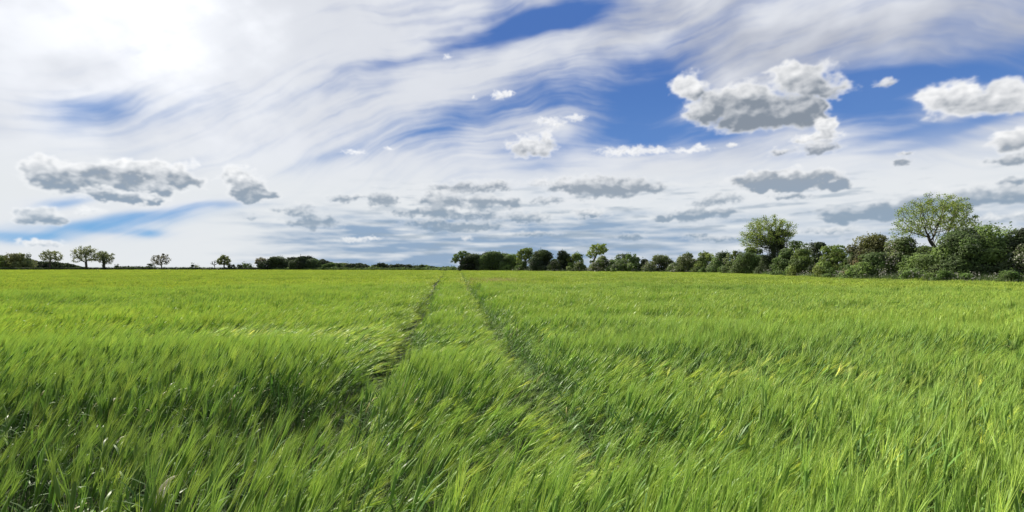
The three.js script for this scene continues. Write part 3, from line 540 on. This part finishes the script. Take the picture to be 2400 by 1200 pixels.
openTree('hedgerow_tree', 'rounded upright tree standing alone left of the dark wood', 113, E(525, 4), { trunk: [[525, 632], [525, 622]], blobs: [[525, 611, 15, 13], [524, 604, 9, 7], [533, 614, 9, 8]], girth: 0.4, pal: 'olive', leaves: 8, points: 260, twig: 0.13, step: 0.11 });
bush('hedgerow_bush', 'dark bush spreading from the foot of the rounded upright tree', 'bush', 114, E(545, 4), 531, 557, 620, { pal: 'dark', clumps: 12 });
bush('hedgerow_bush', 'dark low bush between the rounded upright tree and the pointed shrub', 'bush', 115, E(567, 4), 555, 573, 620, { pal: 'dark', clumps: 10 });
bush('hedgerow_bush', 'taller humped dark bush beside a pointed shrub', 'bush', 116, E(576, 6), 567, 585, 617, { pal: 'mid', clumps: 10 });
bush('pointed_shrub', 'small pointed dark shrub left of the dark wood', 'bush', 117, E(587, 4), 582, 592, 621, { pal: 'dark', clumps: 8, shoulder: 0.2 });
openTree('hedgerow_tree', 'pale loose-crowned tree against the left end of the dark wood', 118, E(613, 4), { trunk: [[616, 632], [615, 622]], blobs: [[613, 613, 16, 9], [612, 609, 9, 5]], girth: 0.35, pal: 'grey', leaves: 7, points: 220, twig: 0.13, step: 0.11 });
bush('hedgerow_bush', 'broad black-green bush beneath the pale loose-crowned tree', 'bush', 119, E(608, 2), 592, 627, 620, { pal: 'dark', clumps: 16 });
// the dark wood left of centre
const wood = [
  [628, 666, 602, 'dark', 'round dark tree at the left end of the dark wood'],
  [658, 690, 608, 'dark', 'lower dark tree in the dip of the wood left of centre'],
  [672, 704, 602, 'dark', 'dark tree forming the left shoulder of the highest woodland crown'],
  [696, 732, 600, 'dark', 'tallest dark tree at the top of the wood left of centre'],
  [720, 750, 606, 'mid', 'dark tree on the right slope of the highest woodland crown'],
  [742, 771, 608, 'dark', 'dark tree where the wood steps down towards centre'],
  [764, 786, 615, 'mid', 'short dark tree filling the step at the right end of the wood'],
  [782, 803, 616, 'mid', 'olive low tree just right of the dark wood'],
  [798, 817, 616, 'olive', 'lighter green low tree between two dark round ones'],
  [811, 834, 617, 'dark', 'dark rounded low tree, first of two alike right of the wood'],
  [833, 856, 616, 'dark', 'dark rounded low tree, second of two alike right of the wood'],
  [854, 872, 622, 'mid', 'pale green bush in the gap of the centre treeline'],
  [866, 884, 623, 'bright', 'light green bush left of the squat dark tree'],
  [882, 908, 616, 'dark', 'squat dark tree starting the low line before the centre'],
  [905, 927, 620, 'dark', 'low dark tree beside the squat dark one'],
  [922, 948, 618, 'dark', 'low dark bushy tree with a ragged top left of centre'],
  [944, 972, 619, 'dark', 'low dark broad tree in the middle of the centre treeline'],
  [966, 984, 622, 'dark', 'smaller dark tree between broader ones in the centre line'],
  [980, 1003, 620, 'mid', 'dark green domed tree towards the end of the centre line'],
  [1000, 1018, 623, 'dark', 'last small dark tree at the right end of the centre line'],
];
wood.forEach(([x0, x1, top, pal, label], i) => bush('woodland_tree', label, 'tree', 200 + i, E((x0 + x1) / 2, 6 + (i % 3) * 5), x0 - 3, x1 + 3, top, { pal, clumps: 20, stems: 1, girth: 0.25, shoulder: 0.7, full: true, sprigs: 2, cover: 2.0, group: 'trees of the dark wood and the low line left of centre' }));
bush('pointed_shrub', 'small cone-shaped shrub in the gap left of the big clump', 'bush', 230, E(1061, 6), 1055, 1067, 626, { pal: 'dark', clumps: 7, shoulder: 0.2 });
bush('hedgerow_bush', 'dark rounded bush at the far end of the wheel tracks', 'bush', 231, E(1080, 3), 1068, 1092, 624, { pal: 'mid', clumps: 12 });
// the big clump at the centre
openTree('field_tree', 'lighter tree leaning out over the left end of the centre clump', 232, E(1085, 5), { trunk: [[1084, 634], [1082, 620], [1081, 612]], blobs: [[1080, 604, 20, 13], [1086, 596, 16, 9], [1066, 610, 9, 8]], girth: 0.45, pal: 'mid', leaves: 11, points: 260, step: 0.11 });
const clump = [[1090, 1132, 594, 'dark', 'black-green tree beside the leaning one in the centre clump'], [1114, 1160, 591, 'dark', 'broad black-green tree in the middle of the centre clump'], [1138, 1176, 588, 'mid', 'tallest tree of the centre clump with lighter top'], [1162, 1196, 592, 'mid', 'olive-topped tree right of the tallest in the centre clump'], [1182, 1213, 596, 'mid', 'sloping tree at the right end of the centre clump']];
clump.forEach(([x0, x1, top, pal, label], i) => bush('field_tree', label, 'tree', 240 + i, E((x0 + x1) / 2, 5 + (i % 2) * 4), x0 - 3, x1 + 3, top, { pal, clumps: 26, stems: 1, girth: 0.3, shoulder: 0.68, full: true, sprigs: 4, cover: 2.0 }));
openTree('field_tree', 'loose light green tree with gaps between two dark trees', 250, E(1230, 8), { trunk: [[1233, 634], [1232, 618], [1230, 606]], blobs: [[1228, 597, 20, 14], [1236, 590, 16, 9], [1218, 612, 10, 12], [1245, 610, 10, 12]], girth: 0.4, pal: 'bright', leaves: 10, points: 300, step: 0.1 });
bush('field_bush', 'rounded light green bush below the loose light tree', 'bush', 251, E(1222, 3), 1208, 1238, 611, { pal: 'mid', clumps: 14 });
bush('field_tree', 'dense dark tree right of the loose light green one', 'tree', 252, E(1274, 5), 1248, 1299, 586, { pal: 'dark', clumps: 30, stems: 1, girth: 0.35, shoulder: 0.5, cover: 1.6 });
bush('flowering_hedge', 'low pale flowering hedge strip in front of the dark centre trees', 'hedge', 253, E(1224, 1), 1186, 1263, 629, { pal: 'haw', bloom: 0.35, clumps: 26, shoulder: 0.8, deep: 2, stems: 8 });
bush('field_bush', 'small bush filling the gap between two dense dark trees', 'bush', 254, E(1299, 7), 1286, 1310, 607, { pal: 'mid', clumps: 10 });
bush('field_tree', 'upright dark tree with a flat top standing apart', 'tree', 255, E(1319, 5), 1301, 1338, 587, { pal: 'dark', clumps: 26, stems: 1, girth: 0.3, shoulder: 0.68, cover: 1.6 });
bush('field_tree', 'mid-green tree against the right of the flat-topped dark tree', 'tree', 256, E(1349, 6), 1331, 1367, 592, { pal: 'bright', clumps: 22, stems: 1, shoulder: 0.55 });
bush('hawthorn_bush', 'low hawthorn dusted with blossom under the mid-green tree', 'bush', 257, E(1356, 1.5), 1330, 1385, 615, { pal: 'haw', bloom: 0.22, clumps: 20, shoulder: 0.6 });
openTree('field_tree', 'slender leafy tree leaning right above the pale hawthorn', 258, E(1398, 6), { trunk: [[1388, 636], [1390, 615], [1396, 602]], blobs: [[1402, 586, 22, 14], [1410, 577, 14, 8], [1386, 596, 13, 11], [1417, 588, 9, 9]], girth: 0.28, pal: 'ash', leaves: 6, points: 300, step: 0.09 });
bush('hawthorn_bush', 'grey-white blossoming hawthorn at the foot of the slender tree', 'bush', 259, E(1411, 2), 1386, 1437, 599, { pal: 'haw', bloom: 0.42, clumps: 22, shoulder: 0.45 });
bush('hedge_tree', 'three-peaked bushy tree right of the grey-white hawthorn', 'tree', 260, E(1467, 3), 1433, 1502, 594, { pal: 'mid', bloom: 0.12, clumps: 30, shoulder: 0.62, sprigs: 26 });
bush('hedge_tree', 'narrow dark bush wedged before the two round hawthorns', 'bush', 261, E(1510, 4), 1498, 1522, 607, { pal: 'dark', clumps: 12 });
bush('hawthorn_bush', 'domed hawthorn with a brownish bloom, first of two round ones', 'bush', 262, E(1547, 2.5), 1518, 1577, 597, { pal: 'haw', bloom: 0.2, clumps: 26, shoulder: 0.4, sprigs: 18 });
bush('hawthorn_bush', 'wide domed hawthorn, second of two round ones, standing higher', 'bush', 263, E(1609, 2.5), 1575, 1642, 592, { pal: 'haw', bloom: 0.16, clumps: 30, shoulder: 0.42, sprigs: 18 });
bush('hedge_tree', 'spiky-topped green bush right of the wide domed hawthorn', 'bush', 264, E(1650, 3), 1630, 1673, 591, { pal: 'bright', clumps: 20, sprigs: 30, shoulder: 0.55 });
bush('hedge_tree', 'rounded bush with a dark hollow right of the spiky bush', 'bush', 265, E(1690, 2.5), 1667, 1714, 591, { pal: 'mid', bloom: 0.06, clumps: 26, sprigs: 18 });
bush('hedge_tree', 'bush rising to the left foot of the big dome-crowned tree', 'bush', 266, E(1724, 2.5), 1702, 1746, 587, { pal: 'haw', clumps: 24, sprigs: 18, bloom: 0.06 });
// the right-hand hedgerow
openTree('ash_tree', 'tall dome-crowned ash with an ivy-covered trunk, lit along its top', 270, E(1806, 7), { trunk: [[1812, 650], [1812, 600], [1810, 568]], blobs: [[1800, 545, 62, 36, 0.15], [1800, 524, 44, 20, 0.1], [1760, 565, 27, 24], [1842, 540, 27, 24]], girth: 0.30, pal: 'ash', leaf: 0.165, leaves: 12, points: 850, step: 0.068, fluff: 2.6, ivy: [0.2, 7.2, 60, 0.95], ivyAt: [[1814, 600, 26, 50], [1822, 560, 20, 28], [1800, 625, 26, 30]] });
bush('hedge_tree', 'leafy bush covering the left foot of the dome-crowned ash', 'bush', 271, E(1765, 3), 1728, 1806, 578, { pal: 'mid', clumps: 34, sprigs: 24 });
bush('hedge_tree', 'blue-green bush behind the right side of the dome-crowned ash', 'bush', 272, E(1865, 8), 1835, 1896, 562, { pal: 'mid', clumps: 30, sprigs: 34, cover: 1.2 });
bush('hedge_tree', 'dark rounded bush at the right foot of the dome-crowned ash', 'bush', 273, E(1842, 3), 1818, 1872, 581, { pal: 'mid', clumps: 28, sprigs: 18 });
bush('hedge_tree', 'yellow-green bush catching the light right of the ash', 'bush', 274, E(1882, 3), 1856, 1910, 583, { pal: 'bright', clumps: 30, sprigs: 18 });
bush('hedge_tree', 'dark twiggy pointed bush between two lighter hedgerow bushes', 'bush', 275, E(1914, 4), 1896, 1934, 566, { pal: 'dark', clumps: 24, sprigs: 34, shoulder: 0.35 });
bush('hedge_tree', 'rounded green bush with lit top left of the brownish bush', 'bush', 276, E(1952, 3), 1922, 1986, 573, { pal: 'bright', clumps: 34, sprigs: 24 });
bush('hedge_tree', 'low green bush tucked before the brownish bush', 'bush', 277, E(1996, 3), 1972, 2020, 588, { pal: 'mid', clumps: 26, sprigs: 18 });
bush('hedge_tree', 'tall bush with brownish young leaves left of the largest tree', 'bush', 278, E(2044, 4), 2004, 2088, 548, { pal: 'brown', clumps: 40, sprigs: 34, shoulder: 0.55 });
bush('hedge_tree', 'green skirt of leaves below the brownish bush', 'bush', 279, E(2050, 2.2), 2004, 2096, 590, { pal: 'mid', clumps: 36, sprigs: 14, shoulder: 0.7 });
bush('hawthorn_bush', 'hawthorn carrying white blossom below the left of the largest tree', 'bush', 280, E(2106, 3.2), 2070, 2146, 557, { pal: 'haw', bloom: 0.2, clumps: 40, sprigs: 24 });
openTree('ash_tree', 'largest open-crowned ash, its bare trunk leaning left over the hedgerow', 281, E(2190, 6), { trunk: [[2224, 668], [2199, 584], [2180, 563]], blobs: [[2178, 510, 78, 46, 0.1], [2200, 478, 52, 28, 0.05], [2130, 542, 42, 26, 0], [2222, 500, 36, 36, 0.1], [2170, 535, 50, 20, 0]], girth: 0.15, pal: 'ash', bark: barkMat, leaves: 7.5, points: 950, step: 0.058, leaf: 0.115, fluff: 2.6, twig: 0.13 });
openTree('ash_tree', 'slimmer ash behind the largest one, its thin crown reaching right', 282, E(2235, 9), { trunk: [[2232, 668], [2230, 570], [2226, 545]], blobs: [[2244, 505, 38, 42, 0.1], [2268, 532, 30, 22, 0.1], [2252, 480, 22, 18, 0.1]], girth: 0.12, pal: 'ash', leaves: 9, points: 440, step: 0.1, leaf: 0.115, fluff: 2.4, twig: 0.13 });
bush('hedge_tree', 'dark bush hiding the foot of the largest ash', 'bush', 283, E(2180, 3), 2134, 2236, 574, { pal: 'mid', clumps: 44, sprigs: 24, shoulder: 0.65 });
bush('hedge_tree', 'biggest dense dark green bush right of the largest ash', 'bush', 284, E(2288, 3.4), 2214, 2360, 527, { pal: 'mid', clumps: 64, sprigs: 40, shoulder: 0.6, peak: 0.2 });
bush('hedge_tree', 'dark green bush at the right edge of the picture', 'bush', 285, E(2392, 3.4), 2346, 2446, 534, { pal: 'dark', clumps: 50, sprigs: 30, shoulder: 0.6 });
bush('hawthorn_bush', 'pale blossoming hawthorn in front of the rightmost dark bush', 'bush', 286, E(2412, 2.4), 2386, 2450, 570, { pal: 'haw', bloom: 0.4, clumps: 30 });
bush('hedge_tree', 'hedge bush beyond the right edge of the picture', 'bush', 287, E(2520, 3.4), 2436, 2640, 545, { pal: 'mid', clumps: 50, sprigs: 20 });

// hedges and woods that read as one
{
  const hedge = (label, x0, x1, off, top, seed, pal) => {
    const r = rngOf(seed), root = thing('field_hedge', label, 'hedge', at((x0 + x1) / 2, 0, E((x0 + x1) / 2, off)).setY(0)), s = new Soup(), ws = new Soup(), list = [];
    for (let px = x0; px < x1; px += 3.2) { const d = E(px, off), h = (EYE + (627 - top) * d / FOCAL) * (0.86 + 0.28 * r()), p = at(px, 0, d).setY(h * 0.5).sub(root.position); list.push({ c: p, r: V(0.75, h * 0.52, 0.7), tone: pick(r, PAL[pal]), j: 0.8 + r() * 0.4 }); if (r() < 0.4) limb(ws, p.clone().setY(0), p.clone().setY(h * 0.5), 0.06, 0.04, 5); }
    leafMass(r, list, 0.5, 1.1, s, null, {});
    part('stems', ws.build(), barkMat, root); part('foliage', s.build(), leafMat, root);
  };
  hedge('long low dark hedge along the far left side of the field', -420, 640, 1.5, 627, 301, 'dark');
  hedge('second low hedge line behind, left of the feathery grey tree', 282, 346, 40, 624.5, 302, 'dark');
  hedge('low scrubby hedge joining the dark wood to the centre clump', 640, 1064, 2, 627.5, 303, 'mid');
  const mass = (name, label, seed, d, outline, pal) => {
    const r = rngOf(seed), s = new Soup(), o = outline[Math.floor(outline.length / 2)], base = at(o[0], 0, d).setY(0), list = [];
    for (let i = 1; i < outline.length; i++) for (let px = outline[i - 1][0]; px < outline[i][0]; px += 2.2) { const t = (px - outline[i - 1][0]) / (outline[i][0] - outline[i - 1][0]), top = EYE + (627 - mix(outline[i - 1][1], outline[i][1], t)) * d / FOCAL, k = d / FOCAL, rad = (2.6 + r() * 2) * k; for (const f of [1, 0.8, 0.6, 0.4, 0.2, 0]) list.push({ c: at(px + r() * 2, 0, d + (r() - 0.5) * 12).setY(Math.max(1, top * f - rad * 0.7 + (r() - 0.5) * k * 1.5)).sub(base), r: V(rad, rad * 0.9, rad), tone: pick(r, PAL[pal]), j: 0.8 + r() * 0.4 }); }
    leafMass(r, list, 1.0, 1.0, s, null, {});
    const m = part(name, s.build(), leafMat, scene); m.name = numbered(name); m.position.copy(base); tag(m, label, 'wood', null, 'stuff');
  };
  mass('distant_wood', 'far dark wood sloping down behind the forked left tree', 311, 420, [[48, 606], [68, 607], [90, 613], [130, 614], [160, 618], [182, 623], [198, 627]], 'dark');
  mass('distant_treeline', 'faint far treeline in the gap before the centre clump', 312, 380, [[1002, 624], [1030, 626], [1066, 625]], 'mid');
}

// the rough margin below the right-hand hedgerow
const weeds = [
  [1575, 1610, 630, 'haw', 'low green weeds before the wide domed hawthorn'], [1640, 1662, 631, 'nettle', 'small green nettles under the spiky bush'],
  [1682, 1704, 628, 'nettle', 'dark green nettles below the rounded bush with a hollow'], [1738, 1774, 628, 'nettle', 'nettle patch at the left foot of the dome-crowned ash'],
  [1812, 1844, 630, 'nettle', 'tall nettles before the ash trunk'], [1838, 1868, 634, 'nettle', 'lower nettles right of the ash trunk'],
  [1908, 1938, 637, 'nettle', 'nettles under the dark twiggy bush'], [1934, 1962, 635, 'nettle', 'nettle clump under the bush with lit top'],
  [1974, 2022, 637, 'nettle', 'wide nettle bed before the low green bush'], [2106, 2150, 639, 'nettle', 'bright nettle clump below the white hawthorn'],
  [2168, 2192, 643, 'bright', 'small yellowish weed clump below the largest ash'], [2192, 2242, 636, 'nettle', 'tallest bright nettle clump, right below the largest ash'],
  [2244, 2276, 644, 'nettle', 'low nettle clump beside the tallest bright one'], [2330, 2400, 638, 'nettle', 'broad weed bed below the rightmost dark bush'],
];
weeds.forEach(([x0, x1, top, pal, label], i) => bush('nettle_clump', label, 'weeds', 400 + i, E((x0 + x1) / 2, 0.2), x0 - 4, x1 + 4, top - 5, { pal, clumps: 14, shoulder: 0.6, sprigs: 14, deep: 1.2, stems: 5, girth: 0.012, leaf: 0.07 + E(x0) / 549 * 0.8 }));
{
  const g = new THREE.Group(); g.name = 'margin_grass'; tag(g, 'pale rough grass and white cow parsley along the foot of the hedgerow', 'grass', null, 'stuff'); scene.add(g);
  const r = rngOf(77), kinds = [];
  for (let k = 0; k < 5; k++) {
    const s = new Soup();
    for (let i = 0; i < 26; i++) { const a = r() * 6.28, q = 0.3 * Math.sqrt(r()), b = V(Math.cos(a) * q, 0, Math.sin(a) * q), h = 0.5 + r() * 0.5, l = V((r() - 0.3) * 0.5, 0, (r() - 0.5) * 0.4), c = r() < 0.25 ? [0.15, 0.19, 0.06] : [0.085, 0.145, 0.035]; strip(s, [b, b.clone().add(V(l.x * 0.3, h * 0.6, l.z * 0.3)), b.clone().add(V(l.x, h, l.z))], [0.014, 0.012, 0], V(1, 0, 0), [c, c, c]); }
    for (let i = 0; i < (k < 1 ? 4 : 0); i++) { const a = r() * 6.28, q = 0.3 * r(); for (let j = 0; j < 4; j++) leaf(s, r, V(Math.cos(a) * q + (r() - 0.5) * 0.08, 0.72 + r() * 0.3, Math.sin(a) * q), 0.075, [0.55, 0.55, 0.46], V(0, 1, 0)); }
    kinds.push({ geo: s.build(), at: [] });
  }
  for (let i = 0; i < 5200; i++) {
    const az = mix(azOf(1080), azOf(2760), Math.pow(r(), 0.7)), d = edgeAt(az) + r() * 3.4 - 0.3, k = 0.8 + r() * 0.5;
    eul.set(0, r() * 6.28, 0); pick(r, kinds).at.push(new THREE.Matrix4().compose(V(Math.tan(az) * d, 0, -d), quat.setFromEuler(eul), V(k, k * (0.8 + r() * 0.4), k)));
  }
  for (const k of kinds) { const m = new THREE.InstancedMesh(k.geo, leafMat, k.at.length); m.name = 'tufts'; k.at.forEach((q, i) => m.setMatrixAt(i, q)); m.userData.kind = 'stuff'; g.add(m); }
}
{ // a bleached ear low down among the stalks at the front
  const r = rngOf(9), d = 2.2, root = thing('dry_barley_ear', 'single bleached white barley ear drooping among the green stalks at lower left', 'barley ear', V(-1.37, 0.92, -d)), s = new Soup(), a = new Soup(), st = new Soup();
  const pts = [], rad = []; for (let i = 0; i <= 6; i++) { const t = i / 6; pts.push(V(0.03 - t * 0.05, -t * 0.02 - t * t * 0.035, t * 0.03)); rad.push(0.003 + 0.005 * Math.sin(Math.PI * (0.1 + 0.85 * t))); }
  tube3(s, pts, rad, pts.map(() => [0.72, 0.68, 0.52]), 5);
  for (let i = 0; i < 22; i++) { const f = pts[0].clone().lerp(pts[6], 0.1 + 0.9 * r()), dd = V(-0.35 + (r() - 0.5) * 0.9, -0.75, 0.3 + (r() - 0.5) * 0.8).normalize(), L = 0.06 + r() * 0.05; strip(a, [f, f.clone().addScaledVector(dd, L * 0.6), f.clone().addScaledVector(dd, L).add(V(0.008, -0.006, 0))], [0.0016, 0.0012, 0], V(r() - 0.5, r() - 0.5, r() - 0.5).cross(dd).normalize(), Array(3).fill([0.78, 0.74, 0.6])); }
  const sp = [V(0.12, -0.92, -0.05), V(0.11, -0.4, -0.04), V(0.085, -0.06, -0.01), V(0.05, 0.008, 0), V(0.03, 0, 0)];
  tube3(st, sp, [0.0022, 0.002, 0.0018, 0.0016, 0.0015], sp.map(() => [0.5, 0.45, 0.25]), 4);
  part('ear', s.build(), barleyMat, root); part('awns', a.build(), barleyMat, root); part('stem', st.build(), barleyMat, root);
}
renderer.render(scene, camera);
